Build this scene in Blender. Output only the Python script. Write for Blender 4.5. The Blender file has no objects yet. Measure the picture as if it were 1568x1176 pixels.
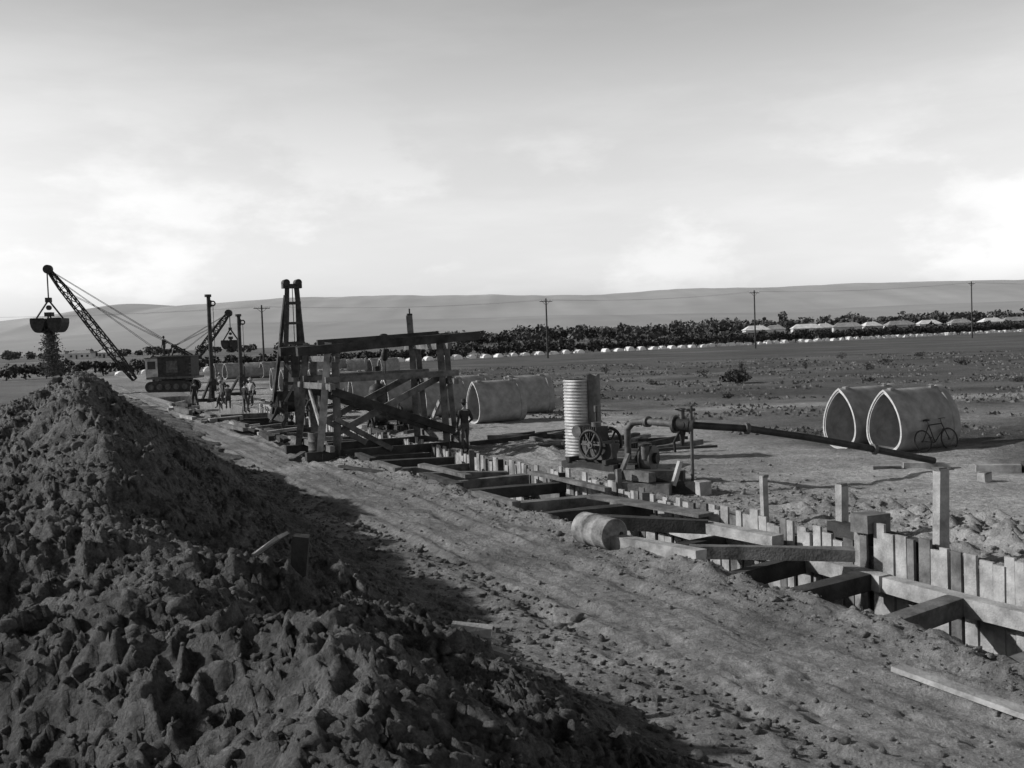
import bpy, math, random
import numpy as np
from mathutils import Vector, Matrix
random.seed(7); rng=np.random.default_rng(11)
SC=bpy.context.scene
SN,CS=math.sin(math.radians(25.2)),math.cos(math.radians(25.2))
# trench frame: s runs along the trench, n across it (to the right)
def P(s,n,z=0.0): return Vector((-SN*s+CS*n, CS*s+SN*n, z))

# ------------------------------------------------------------------ noise
def _h(xi,yi,seed):
    h=(xi.astype(np.int64)*374761393+yi.astype(np.int64)*668265263+seed*974634777)&0xffffffff
    h=((h^(h>>13))*1274126177)&0xffffffff
    h=((h^(h>>15))*2246822519)&0xffffffff
    return (h^(h>>16))/4294967296.0
def pn(x,y,seed=0):
    xi=np.floor(x);yi=np.floor(y);fx=x-xi;fy=y-yi
    u=fx*fx*fx*(fx*(fx*6-15)+10);v=fy*fy*fy*(fy*(fy*6-15)+10)
    def g(dx,dy):
        a=_h(xi+dx,yi+dy,seed)*2*np.pi
        return np.cos(a)*(fx-dx)+np.sin(a)*(fy-dy)
    a=g(0,0)*(1-u)+g(1,0)*u; b=g(0,1)*(1-u)+g(1,1)*u
    return (a*(1-v)+b*v)*1.5
def ss(a,b,x):
    t=np.clip((x-a)/(b-a),0,1); return t*t*(3-2*t)

# ------------------------------------------------------------------ materials
def mat(name,lo,hi,scale=3.0,bump=0.3,bscale=20.0,rough=0.9,metal=0.0,stretch=None,dist=0.02):
    m=bpy.data.materials.new(name); m.use_nodes=True
    nt=m.node_tree; N=nt.nodes; L=nt.links
    b=N['Principled BSDF']; b.inputs['Roughness'].default_value=rough; b.inputs['Metallic'].default_value=metal
    b.inputs['Specular IOR Level'].default_value=0.25
    tc=N.new('ShaderNodeTexCoord'); mp=N.new('ShaderNodeMapping')
    L.new(tc.outputs['Object'],mp.inputs['Vector'])
    if stretch: mp.inputs['Scale'].default_value=stretch
    n=N.new('ShaderNodeTexNoise'); n.inputs['Scale'].default_value=scale; n.inputs['Detail'].default_value=7; n.inputs['Roughness'].default_value=0.65
    L.new(mp.outputs[0],n.inputs['Vector'])
    r=N.new('ShaderNodeMapRange'); r.inputs[1].default_value=0.33; r.inputs[2].default_value=0.67
    r.inputs[3].default_value=lo; r.inputs[4].default_value=hi
    L.new(n.outputs['Fac'],r.inputs[0]); L.new(r.outputs[0],b.inputs['Base Color'])
    n2=N.new('ShaderNodeTexNoise'); n2.inputs['Scale'].default_value=bscale; n2.inputs['Detail'].default_value=5
    L.new(mp.outputs[0],n2.inputs['Vector'])
    bp=N.new('ShaderNodeBump'); bp.inputs['Strength'].default_value=bump; bp.inputs['Distance'].default_value=dist
    L.new(n2.outputs['Fac'],bp.inputs['Height']); L.new(bp.outputs[0],b.inputs['Normal'])
    return m
M={}
M['timber']=mat('timber_weathered',0.045,0.18,2.5,0.6,25)
M['timber_dark']=mat('timber_tarred',0.018,0.06,2.5,0.6,25)
M['timber_light']=mat('timber_sawn',0.14,0.40,2.2,0.6,30)
M['steel']=mat('steel_dark',0.012,0.045,4,0.3,30,0.6,0.2)
M['iron']=mat('iron_worn',0.04,0.12,4,0.3,30,0.65,0.2)
M['concrete']=mat('concrete_precast',0.15,0.32,1.6,0.4,18)
M['concrete_edge']=mat('concrete_edge',0.30,0.5,5,0.3,25)
M['galv']=mat('galvanised_iron',0.18,0.45,2.2,0.2,30,0.6,0.2)
M['white']=mat('white_paint_sunlit_gap',0.55,0.78,1,0.1,5)  # insulator white, also the sunlit-ground white of the far roadside humps
M['wall']=mat('house_wall',0.3,0.55,.2,0.1,5)
M['roof']=mat('roof_tiles',0.15,0.28,1,0.1,5)
M['glass']=mat('window_dark',0.02,0.04,1,0.0,5,0.2)
M['cloth']=mat('cloth_dark',0.02,0.05,8,0.3,40)
M['trouser']=mat('cloth_trouser',0.04,0.09,8,0.3,40)
M['shirt']=mat('cloth_shirt',0.25,0.4,8,0.3,40)
M['skin']=mat('skin',0.18,0.26,8,0.05,40,0.6)
M['boot']=mat('boot_leather',0.02,0.04,8,0.1,40,0.5)
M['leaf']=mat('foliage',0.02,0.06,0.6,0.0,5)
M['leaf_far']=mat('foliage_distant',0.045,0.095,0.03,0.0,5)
M['bark']=mat('bark',0.05,0.1,4,0.4,20)
M['grass']=mat('dry_grass',0.06,0.15,1.0,0.0,5)
M['rubber']=mat('rubber',0.02,0.03,5,0.1,20)

def ground_mat(name,bump,dist,bscale,var):
    m=bpy.data.materials.new(name); m.use_nodes=True
    nt=m.node_tree;N=nt.nodes;L=nt.links;b=N['Principled BSDF']
    b.inputs['Roughness'].default_value=1.0; b.inputs['Specular IOR Level'].default_value=0.1
    at=N.new('ShaderNodeAttribute'); at.attribute_name='tone'
    tc=N.new('ShaderNodeTexCoord')
    cur=at.outputs['Fac']
    for sc,v in ((0.12,.18),(1.1,var),(7,var*1.3),(40,var)):
        n=N.new('ShaderNodeTexNoise'); n.inputs['Scale'].default_value=sc; n.inputs['Detail'].default_value=6; n.inputs['Roughness'].default_value=0.7
        L.new(tc.outputs['Object'],n.inputs['Vector'])
        r=N.new('ShaderNodeMapRange'); r.inputs[1].default_value=0.35; r.inputs[2].default_value=0.65; r.inputs[3].default_value=1-v; r.inputs[4].default_value=1+v
        L.new(n.outputs['Fac'],r.inputs[0])
        mu=N.new('ShaderNodeMath'); mu.operation='MULTIPLY'; L.new(cur,mu.inputs[0]); L.new(r.outputs[0],mu.inputs[1]); cur=mu.outputs[0]
    L.new(cur,b.inputs['Base Color'])
    n=N.new('ShaderNodeTexNoise'); n.inputs['Scale'].default_value=bscale; n.inputs['Detail'].default_value=9; n.inputs['Roughness'].default_value=0.72
    L.new(tc.outputs['Object'],n.inputs['Vector'])
    bp=N.new('ShaderNodeBump'); bp.inputs['Strength'].default_value=bump; bp.inputs['Distance'].default_value=dist
    L.new(n.outputs['Fac'],bp.inputs['Height']); L.new(bp.outputs[0],b.inputs['Normal'])
    return m
M['ground']=ground_mat('earth_ground',.9,.09,9,.22)
M['dug']=ground_mat('dug_earth',1.0,.14,12,.27)

# ------------------------------------------------------------------ mesh builder
class MB:
    def __init__(s): s.v=[];s.f=[];s.m=[];s.mats=[];s.sm=[]
    def mi(s,k):
        if k not in s.mats: s.mats.append(k)
        return s.mats.index(k)
    def add(s,vs,fs,k,smooth=False):
        o=len(s.v); s.v+= [tuple(v) for v in vs]; mi=s.mi(k)
        for f in fs: s.f.append(tuple(i+o for i in f)); s.m.append(mi); s.sm.append(smooth)
    def box(s,c,size,k,rot=0.0,jit=0.0):
        c=Vector(c);R=Matrix.Rotation(rot,3,'Z');vs=[]
        for x in(-.5,.5):
            for y in(-.5,.5):
                for z in(-.5,.5):
                    vs.append(c+R@Vector((x*size[0]+random.uniform(-jit,jit),y*size[1]+random.uniform(-jit,jit),z*size[2]+random.uniform(-jit,jit))))
        s.add(vs,[(0,1,3,2),(4,6,7,5),(0,4,5,1),(2,3,7,6),(0,2,6,4),(1,5,7,3)],k)
    def beam(s,a,b,w,h,k,jit=0.008,up=(0,0,1),sag=0.0):
        a=Vector(a);b=Vector(b);d=(b-a).normalized();u=Vector(up)
        if abs(d.dot(u))>.95:u=Vector((0,1,0))
        r=d.cross(u).normalized();u=r.cross(d)
        n=max(1,int((b-a).length/1.2));ring=[]
        for i in range(n+1):
            p=a.lerp(b,i/n)+r*random.uniform(-jit,jit)+u*random.uniform(-jit,jit)
            for (i1,i2) in((-1,-1),(1,-1),(1,1),(-1,1)):
                ring.append(p+r*(i1*w/2+random.uniform(-jit,jit))+u*(i2*h/2+random.uniform(-jit,jit)))
        fs=[(3,2,1,0),tuple(n*4+j for j in range(4))]
        for i in range(n):
            for j in range(4): fs.append((i*4+j,i*4+(j+1)%4,i*4+4+(j+1)%4,i*4+4+j))
        s.add(ring,fs,k)
    def cyl(s,a,b,r0,r1=None,k='steel',seg=14,caps=True,smooth=True):
        if r1 is None:r1=r0
        a=Vector(a);b=Vector(b);d=(b-a).normalized();u=Vector((0,0,1)) if abs(d.z)<.95 else Vector((0,1,0))
        r=d.cross(u).normalized();u=r.cross(d);vs=[]
        for p,q in((a,r0),(b,r1)):
            for i in range(seg):
                t=2*math.pi*i/seg; vs.append(p+r*(math.cos(t)*q)+u*(math.sin(t)*q))
        s.add(vs,[(i,(i+1)%seg,seg+(i+1)%seg,seg+i) for i in range(seg)],k,smooth)
        if caps: 
            s.add(vs,[tuple(range(seg))[::-1],tuple(range(seg,2*seg))],k)
    def path(s,pts,r,k,seg=12):
        for a,b in zip(pts[:-1],pts[1:]): s.cyl(a,b,r,r,k,seg)
        for p in pts[1:-1]: s.sph(p,(r*1.02,)*3,k,8,6)
    def rev(s,prof,k,M4,seg=20,smooth=True):
        vs=[]
        for (r,z) in prof:
            for i in range(seg):
                t=2*math.pi*i/seg; vs.append(M4@Vector((r*math.cos(t),r*math.sin(t),z)))
        fs=[]
        for j in range(len(prof)-1):
            for i in range(seg): fs.append((j*seg+i,j*seg+(i+1)%seg,(j+1)*seg+(i+1)%seg,(j+1)*seg+i))
        s.add(vs,fs,k,smooth)
    def sph(s,c,r,k,seg=12,rings=8,fn=None):
        c=Vector(c);vs=[]
        for j in range(rings+1):
            p=math.pi*j/rings
            for i in range(seg):
                t=2*math.pi*i/seg; q=Vector((math.sin(p)*math.cos(t),math.sin(p)*math.sin(t),math.cos(p)))
                vs.append(c+Vector((q.x*r[0],q.y*r[1],q.z*r[2])))
        s.add(vs,[(j*seg+i,(j+1)*seg+i,(j+1)*seg+(i+1)%seg,j*seg+(i+1)%seg) for j in range(rings) for i in range(seg)],k,True)
    def torus(s,c,R,r,ax,k,seg=28,seg2=6):
        c=Vector(c);ax=Vector(ax).normalized();u=ax.cross(Vector((0,0,1)))
        u=u.normalized() if u.length>.1 else Vector((1,0,0)); w=ax.cross(u);vs=[]
        for i in range(seg):
            t=2*math.pi*i/seg;d=u*math.cos(t)+w*math.sin(t)
            for j in range(seg2):
                p=2*math.pi*j/seg2; vs.append(c+d*(R+r*math.cos(p))+ax*(r*math.sin(p)))
        s.add(vs,[(i*seg2+j,((i+1)%seg)*seg2+j,((i+1)%seg)*seg2+(j+1)%seg2,i*seg2+(j+1)%seg2) for i in range(seg) for j in range(seg2)],k,True)
    def obj(s,name,loc=(0,0,0),rot=0.0,parent=None):
        me=bpy.data.meshes.new(name); me.from_pydata(s.v,[],s.f)
        for k in s.mats: me.materials.append(M[k])
        me.polygons.foreach_set('material_index',s.m); me.polygons.foreach_set('use_smooth',s.sm); me.update()
        o=bpy.data.objects.new(name,me); SC.collection.objects.link(o); o.location=loc; o.rotation_euler=(0,0,rot)
        if parent:o.parent=parent
        return o
def inst(o,loc,rot=0.0,sc=1.0,name=None):
    p=o.copy(); p.name=name or o.name.split('.')[0]; SC.collection.objects.link(p); p.location=loc; p.rotation_euler=(0,0,rot); p.scale=(sc,)*3 if not hasattr(sc,'__len__') else sc
    return p
def npmesh(name,V,F,mats,attrs=None,smooth=True):
    me=bpy.data.meshes.new(name); k=F.shape[1]
    me.vertices.add(len(V)); me.vertices.foreach_set('co',V.astype(np.float32).ravel())
    me.loops.add(F.size); me.loops.foreach_set('vertex_index',F.astype(np.int32).ravel())
    me.polygons.add(len(F)); me.polygons.foreach_set('loop_start',np.arange(0,F.size,k,dtype=np.int32))
    me.polygons.foreach_set('use_smooth',np.full(len(F),smooth))
    for m in mats: me.materials.append(m)
    if attrs:
        for an,av in attrs.items():
            a=me.attributes.new(an,'FLOAT','POINT'); a.data.foreach_set('value',av.astype(np.float32).ravel())
    me.update(calc_edges=True); me.validate()
    o=bpy.data.objects.new(name,me); SC.collection.objects.link(o); return o
def gridfaces(a,b):
    i=np.arange(a-1)[:,None]*b+np.arange(b-1)[None,:]
    return np.stack([i,i+1,i+b+1,i+b],-1).reshape(-1,4)

# ------------------------------------------------------------------ ground
NL,NR,SE=9.9,12.72,86.0
def ground_z(s,n):
    ws=s+.12*pn(s/.4,n/.4,18); wn=n+.12*pn(s/.4,n/.4,19)
    z=0.04*pn(s/1.3,n/1.1,1)+0.03*pn(ws/.45,wn/.4,2)+0.026*np.abs(pn(ws/.22,wn/.2,3))+0.015*np.abs(pn((ws+wn)/.13,(wn-ws)/.13,4))
    z=z-.04*ss(.2,.6,pn(ws/.33,wn/.28,16))*(.6+.6*pn(s/2.5,n/2,17))      # heel marks
    rough=ss(8.3,9.7,n)*(1-ss(13,16.5,n))
    z=z*(1+0.8*rough)
    tr=ss(5.5,6.2,n)*(1-ss(9,9.5,n))   # traffic-worn strip
    z=z+tr*.012*pn(s/1.6,(n+.3*pn(s/3,s*0,8))/.14,6)
    for c,w,a in((6.45,.17,.075),(6.95,.13,.05),(8.15,.18,.08),(8.65,.12,.05)):
        c2=c+.22*pn(s/7,s*0+c,9)+.06*pn(s/1.4,s*0+c,11); z=z-a*np.exp(-((n-c2)/w)**2)*(.6+.6*pn(s/2,n*0+c,10))+a*.35*np.exp(-((n-c2-w*1.6)/(w*.6))**2)
    z=z+np.exp(-((n-9.5)/.3)**2)*(.05+.18*np.abs(pn(s/.8,n/.5,12))+.07*np.abs(pn(s/.25,n/.25,15)))
    for (s0,n0,rs,rn,a) in((13.6,15.2,1.6,1.1,.32),(16.3,15.0,1.2,.9,.3),(11.6,14.6,1.0,.8,.22),(21,30,2.0,5,.25),(24,36,2,5,.3),(30,15,2.5,1,.2)):
        e=np.exp(-((s-s0)/rs)**2-((n-n0)/rn)**2); z=z+e*a*(.5+1.2*np.abs(pn(s/.5,n/.5,13))+.5*np.abs(pn(s/.2,n/.2,14)))
    far=ss(60,200,np.hypot(s,n)); z=z*(1-far)
    return z
def make_ground():
    S=[-400,-100,-30,-8,-3,0]
    q=1.5
    while q<85.9: S.append(q); q+=0.03+0.0004*q*q if q<70 else 2.5
    S+= [SE,SE+.03]; q=SE+2
    while q<600: S.append(q); q*=1.035
    while q<16000: S.append(q); q*=1.3
    n1=[-16000,-6000,-2000,-700,-250,-100,-50,-25,-12,-6,-2,1,3]
    q=4.4
    while q<NL-.02: n1.append(q); q+=.035
    n1+= [NL]
    n2=[NL+.02,11.3,NR-.02]
    n3=[NR]; q=NR+.05
    while q<16000: n3.append(q); q+= .05 if q<17 else (.045*(q-15.9))
    Nn=np.array(n1+n2+n3); S=np.array(S)
    s,n=np.meshgrid(S,Nn,indexing='ij'); z=ground_z(s,n)
    lip=ss(9.2,9.9,n)*(n<=NL+1e-6)
    n_=n+lip*(.15*pn(s/1.1,s*0+3,21)+.08*pn(s/.3,s*0+8,22)-.05)
    intr=(n>NL+.01)&(n<NR-.01)&(s<SE+.01)
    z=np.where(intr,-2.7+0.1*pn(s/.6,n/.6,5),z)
    x=-SN*s+CS*n_; y=CS*s+SN*n_
    w=pn(x/9,y/9,31)*4+pn(x/3,y/3,32)*1.6
    g=ss(19,26,n+w+0.0*s)
    sand=.195+.03*pn(x/6,y/6,33)+.06*ss(14,26,n)+.06*ss(12.7,14,n)
    sand=sand-.04*ss(0,.5,pn(x/1.6,y/2.4,42))*(n<NL)-.05*ss(.1,.5,pn(x/5,y/2.5,43))*(n>NR)
    grass=.078+.025*pn(x/14,y/20,34)+.022*pn(x/4,y/7,35)+.03*ss(.15,.5,pn(x/22,y/7,44))
    g=g*(1-.7*ss(30,60,n)*(1-ss(24,34,s+w)))
    t=sand*(1-g)+grass*g
    pw=1.6+.8*pn(x/8,y*0,36)
    yy=y-(51+.12*(x-10)+1.5*pn(x/10,y*0,37)); t=t+(.17)*np.exp(-(yy/pw)**2)*ss(4,12,x)
    yy=y-(40+.15*(x-10)+1.5*pn(x/9,y*0,38)); t=t+(.10)*np.exp(-(yy/1.8)**2)*ss(8,18,x)
    yy=y-(88+.5*(x-10)); t=t+.07*np.exp(-(yy/2.5)**2)*ss(-6,4,x)*(1-ss(20,40,x))
    t=np.where((n<5)&(s>20),.12+.03*pn(x/10,y/20,39),t)
    rd=(y-(203+.773*(x+10.6)))
    t=np.where(rd>6,.12+.09*pn(x/160,(y-.5*x)/28,40)+.05*pn(x/60,y/12,41),t)
    t=t+.12*np.exp(-((rd+1)/2.0)**2)
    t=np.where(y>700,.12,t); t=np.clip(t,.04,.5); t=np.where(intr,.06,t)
    V=np.stack([x,y,z],-1).reshape(-1,3)
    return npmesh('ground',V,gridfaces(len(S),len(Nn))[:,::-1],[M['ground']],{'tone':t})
make_ground()

def heap_z(s,n):
    H=np.interp(s,[-5,4,8,12,15,22,28,33,38,50,70,88,95],[1.85,1.85,1.95,2.2,2.55,3.0,3.3,3.0,2.6,2.1,1.6,.9,0])
    nc=1.5+.5*pn(s/5,s*0,51)-.5*ss(9,13,s)*(1-ss(20,26,s))
    toe=np.interp(s,[-5,25,40,57,90],[5.4,5.8,7,8.2,8.6])+.35*pn(s/2.2,s*0+4,52)
    u=np.clip((n-nc)/(toe-nc),0,1)
    ex=np.interp(s,[0,7,11,95],[1.15,1.2,1.5,1.5])
    a=(1-u)**ex
    sl=np.interp(s,[0,8,15,25,60],[.10,.22,.4,.5,.4])
    v=np.clip(nc-n,0,99)
    zl=np.maximum(H-sl*v*np.clip(v,0,1),-.3)
    z=np.where(n>nc,H*a,zl)
    mk=np.clip(z/.6,0.15,1)*(n<toe+.5)
    ws=s+.25*pn(s/.6,n/.6,62)+.10*pn(s/.2,n/.2,63)+.03*pn(s/.08,n/.08,67); wn=n+.25*pn(s/.6,n/.6,64)+.10*pn(s/.2,n/.2,65)+.03*pn(s/.08,n/.08,68)
    rg=.8+.55*pn(s/1.7,n/1.7,66)
    b=.36*pn(s/3.1,n/2.6,53)+.22*pn(ws/1.3,wn/1.1,54)+.13*pn((ws+wn)/.7,(wn-ws)/.65,55)+rg*(.13*np.abs(pn(ws/.30,wn/.28,56))+.12*np.abs(pn((ws-.4*wn)/.17,wn/.16,57)))+.07*np.abs(pn((ws+.7*wn)/.09,(wn-.5*ws)/.09,58))-.10
    z=z+b*mk
    z=z+.55*np.exp(-((s-11.2)/.9)**2-((n+1.2)/1.1)**2)+.30*np.exp(-((s-7.5)/.7)**2-((n-0.2)/.8)**2)
    z=np.where(u>=1,-.12+z*.6,z)
    z=np.where(z<.03,-.15,z)
    return z
def make_heap():
    S=[];q=1.2
    while q<96: S.append(q); q+=.016+.0033*q
    Nn=[];q=-14.0
    while q<9.6: Nn.append(q); q+= .022 if (-2.5<q<6.4) else .12
    S=np.array(S);Nn=np.array(Nn);s,n=np.meshgrid(S,Nn,indexing='ij');z=heap_z(s,n)
    x=-SN*s+CS*n;y=CS*s+SN*n
    t=.125+.035*pn(x/2,y/2,60)+.025*pn(x/.5,y/.5,61)
    return npmesh('spoil_heap',np.stack([x,y,z],-1).reshape(-1,3),gridfaces(len(S),len(Nn))[:,::-1],[M['dug']],{'tone':t})
make_heap()

def ico():
    t=(1+5**.5)/2
    v=np.array([(-1,t,0),(1,t,0),(-1,-t,0),(1,-t,0),(0,-1,t),(0,1,t),(0,-1,-t),(0,1,-t),(t,0,-1),(t,0,1),(-t,0,-1),(-t,0,1)],float)
    f=[(0,11,5),(0,5,1),(0,1,7),(0,7,10),(0,10,11),(1,5,9),(5,11,4),(11,10,2),(10,7,6),(7,1,8),(3,9,4),(3,4,2),(3,2,6),(3,6,8),(3,8,9),(4,9,5),(2,4,11),(6,2,10),(8,6,7),(9,8,1)]
    v/=np.linalg.norm(v[0]); v=list(v);c={};nf=[]
    def mid(a,b):
        k=(min(a,b),max(a,b))
        if k not in c:
            m=(v[a]+v[b])/2; v.append(m/np.linalg.norm(m)); c[k]=len(v)-1
        return c[k]
    for a,b,d in f:
        x,y,z=mid(a,b),mid(b,d),mid(d,a); nf+=[(a,x,z),(b,y,x),(d,z,y),(x,y,z)]
    return np.array(v),np.array(nf)
IV,IF=ico()
def scatter(name,s,n,z,r,m,tone=.2):
    k=len(s); V=np.repeat(IV[None],k,0)*(1+rng.normal(0,.19,(k,len(IV),1)))
    V*= r[:,None,None]*rng.uniform(.65,1.25,(k,1,3)); V[:,:,2]*=.75
    a=rng.uniform(0,6.28,k)[:,None]; X=V[:,:,0]*np.cos(a)-V[:,:,1]*np.sin(a);Y=V[:,:,0]*np.sin(a)+V[:,:,1]*np.cos(a)
    cx=-SN*s+CS*n;cy=CS*s+SN*n
    V=np.stack([X+cx[:,None],Y+cy[:,None],V[:,:,2]+z[:,None]],-1).reshape(-1,3)
    F=(IF[None]+(np.arange(k)*len(IV))[:,None,None]).reshape(-1,3)
    return npmesh(name,V,F,[m],{'tone':np.full(len(V),tone)},smooth=True)
k=15000; s=3.2+rng.random(k)**1.5*30; n=rng.uniform(-2.5,6.6,k); r=np.clip(rng.lognormal(-4.0,.55,k),.008,.08)*(.75+s/35)
scatter('soil_clods',s,n,np.maximum(heap_z(s,n),ground_z(s,n))+r*.15,r,M['dug'],.135)
k=3000; s=6+rng.random(k)**1.4*32; n=np.where(rng.random(k)<.6,rng.normal(9.3,.35,k),rng.uniform(5.5,9.7,k)); n=np.minimum(n,9.7); r=np.clip(rng.lognormal(-4.15,.5,k),.008,.06)
scatter('road_clods',s,n,ground_z(s,n)+r*.1,r,M['ground'],.17)
k=1500; s=rng.uniform(9,24,k); n=NR+.35+np.abs(rng.normal(0,2.2,k)); r=np.clip(rng.lognormal(-3.8,.5,k),.012,.09)
scatter('bank_clods',s,n,ground_z(s,n)+r*.15,r,M['ground'],.2)

# ------------------------------------------------------------------ hills
def hills():
    def band(name,D,pts,depth,alb,lo,sd_):
        px=np.linspace(-.95,.95,500)
        hh=np.interp(px,[p[0] for p in pts],[p[1] for p in pts])*D
        hh=hh+D*.0010*pn(px*11,px*0,71+sd_)+D*.0006*pn(px*37,px*0,72+sd_)+D*.0002*pn(px*110,px*0,74+sd_)
        rows=[]
        for j,t in enumerate(np.linspace(0,1,24)):
            y=D-depth*(1-t); rid=.6*pn(px*26+t*2.5,px*0+t*4.2,73+sd_)+.4*pn(px*60-t*3,px*0+t*8,75+sd_)
            zz=hh*np.sin(t*np.pi/2)*(1+.07*rid*(1-t)); zz=zz if j else zz*0-5
            rows.append(np.stack([px*D,np.full_like(px,y),zz],-1))
        V=np.concatenate(rows)
        m=mat('hillside_'+name,alb*.88,alb*1.1,lo,0,1)  # distance haze is put into the pale hill colour
        return npmesh(name,V,gridfaces(24,500)[:,::-1],[m])
    band('hills',9000,[(-.95,.024),(-.5,.028),(-.42,.033),(-.37,.038),(-.34,.0445),(-.3,.040),(-.2,.0445),(-.1,.043),(0,.040),(.08,.037),(.15,.040),(.25,.039),(.33,.0395),(.45,.0375),(.6,.035),(.95,.03)],3500,.34,.0012,0)
    band('foothills',5000,[(-.95,.010),(-.4,.014),(-.25,.022),(-.1,.021),(.05,.019),(.2,.016),(.35,.018),(.5,.016),(.95,.012)],2500,.27,.002,20)
hills()

# ------------------------------------------------------------------ trench timbers
b=MB(); s=2.0
while s<62:
    w=random.uniform(.17,.27); top=random.uniform(.10,.32)+(.12 if random.random()<.15 else 0)
    if s<13.5: top+=.12
    k='timber_light' if random.random()<.7 else 'timber'
    off=random.uniform(-.025,.025)
    a=P(s,NR-.10+off,-2.7); c=P(s+random.uniform(-.03,.03),NR-.10+off,top)
    b.beam(a,c,w-random.uniform(.012,.04),.05,k,0.006,up=(CS,SN,0))
    s+=w
b.obj('sheet_piling')
b=MB(); s=3.0
while s<62:
    w=random.uniform(.2,.26); b.beam(P(s,NL+.12,-2.7),P(s,NL+.12,-.28+random.uniform(-.1,.05)),w-.02,.05,'timber',0.004,up=(CS,SN,0)); s+=w
b.obj('sheet_piling')
b=MB()
for z in(-.36,-1.6):
    s=4
    while s<60:
        L=random.uniform(3.8,5); b.beam(P(s,NR-.29,z),P(s+L-.05,NR-.29,z+random.uniform(-.03,.03)),.24,.26,'timber_light' if s<20 else 'timber',.012)
        b.beam(P(s,NL+.29,z-.12),P(s+L-.05,NL+.29,z-.12),.24,.24,'timber',.012); s+=L
b.obj('waling_timber')
b=MB()
for s in (8.7,10.75,12.7,14.2,16.6):
    b.beam(P(s-.15,NL+.05,-.42),P(s+random.uniform(.1,.3),NR-.42,-.36),.27,.29,'timber_dark' if s>12 else 'timber',.015)
for s in (19.3,21.0,23.2,25.3,26.9,29.0,31,32.6,35,37.2,39.3,41.5,44,46.5,49,52,55,58):
    b.beam(P(s,NL-.02-random.random()*.4,.0+random.uniform(-.08,.06)),P(s+random.uniform(-.3,.3),NR-.42,-.06+random.uniform(-.1,.05)),random.uniform(.22,.3),.27,'timber_dark' if random.random()<.7 else 'timber',.015)
    if random.random()<.6: b.beam(P(s,NR-.5,-.3),P(s,NR-.5,.32+random.random()*.15),.16,.08,random.choice(['timber','timber_dark']))
s=8
while s<50:
    b.beam(P(s,NL+.42,-1.6),P(s,NR-.42,-1.6),.25,.25,'timber',.015); s+=2.05
b.obj('trench_strut')
b=MB()
b.beam(P(14.3,12.95,.22),P(11.9,12.9,.2),.26,.26,'timber_dark',.015)
b.beam(P(14.8,10.2,.05),P(13.1,12.3,.02),.24,.22,'timber',.015)
b.box(P(13.2,12.75,.5),(.5,.4,.3),'timber',math.radians(25),.015)
b.beam(P(16.9,11.9,.0),P(14.9,12.2,-.02),.3,.2,'timber_light',.01)
b.beam(P(20.5,11.6,.16),P(17.2,12.3,.12),.45,.06,'timber',.01)
b.beam(P(24.8,12.2,.2),P(20.9,12.2,.2),.2,.1,'timber',.01)
b.beam(P(28.5,10.4,.2),P(25.2,10.5,.22),.2,.1,'timber',.01)
b.beam(P(17.9,10.2,.12),P(16.6,11.9,.0),.26,.26,'timber_dark',.015)
b.beam(P(15.9,9.35,.14),P(13.8,9.75,.15),.25,.25,'timber_light',.015)
for s,n,L in((20.6,9.7,2.0),(24.0,9.75,2.6),(28.2,9.6,2.2),(31,9.75,2.0),(38,9.6,3),(43,9.7,3)):
    b.beam(P(s,n,.13),P(s+L,n+random.uniform(-.12,.1),.13),.22,.2,random.choice(['timber','timber_dark']),.012)
b.obj('timber_baulk')

def post(s,n,h,w):
    b=MB(); b.beam((0,0,-.3),(.02+random.uniform(-.02,.03),random.uniform(-.02,.02),h),w,w*.8,'timber_light',.01); b.beam((0.02,0,h-.03),(.02,0,h+.02),w*.85,w*.7,'timber',.01)
    b.obj('timber_post',P(s,n),math.radians(25)+random.uniform(-.1,.1))
post(16.2,12.95,.95,.13); post(14.2,13.05,1.0,.17); post(11.9,12.93,1.52,.19)
post(17.5,20.5,.22,.25)

# ------------------------------------------------------------------ oil drums
def drum_mesh():
    b=MB();R=.29;prof=[(0,.86-.012),(R-.02,.86-.012),(R-.015,.88),(R,.88),(R,.86)]
    for z in(.60,.58,.56,.32,.30,.28):
        prof.append((R+(.014 if z in(.58,.30) else 0),z))
    prof+= [(R,.02),(R,0),(R-.015,0),(R-.02,.012),(0,.012)]
    b.rev(prof,'iron',Matrix.Identity(4),28)
    b.cyl((.17,0,.845),(.17,0,.872),.035,.035,'steel',10)
    return b
o=drum_mesh().obj('oil_drum',(-6.56,34.7,0))
d=inst(o,(1.22,18.95,.29)); d.rotation_mode='QUATERNION'; d.rotation_quaternion=Vector((.56,-.83,-.02)).to_track_quat('Z','Y')
d.data=d.data.copy(); M['drum2']=mat('drum_paint_worn',.05,.34,3.2,.3,20,.7); d.data.materials[0]=M['drum2']

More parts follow.
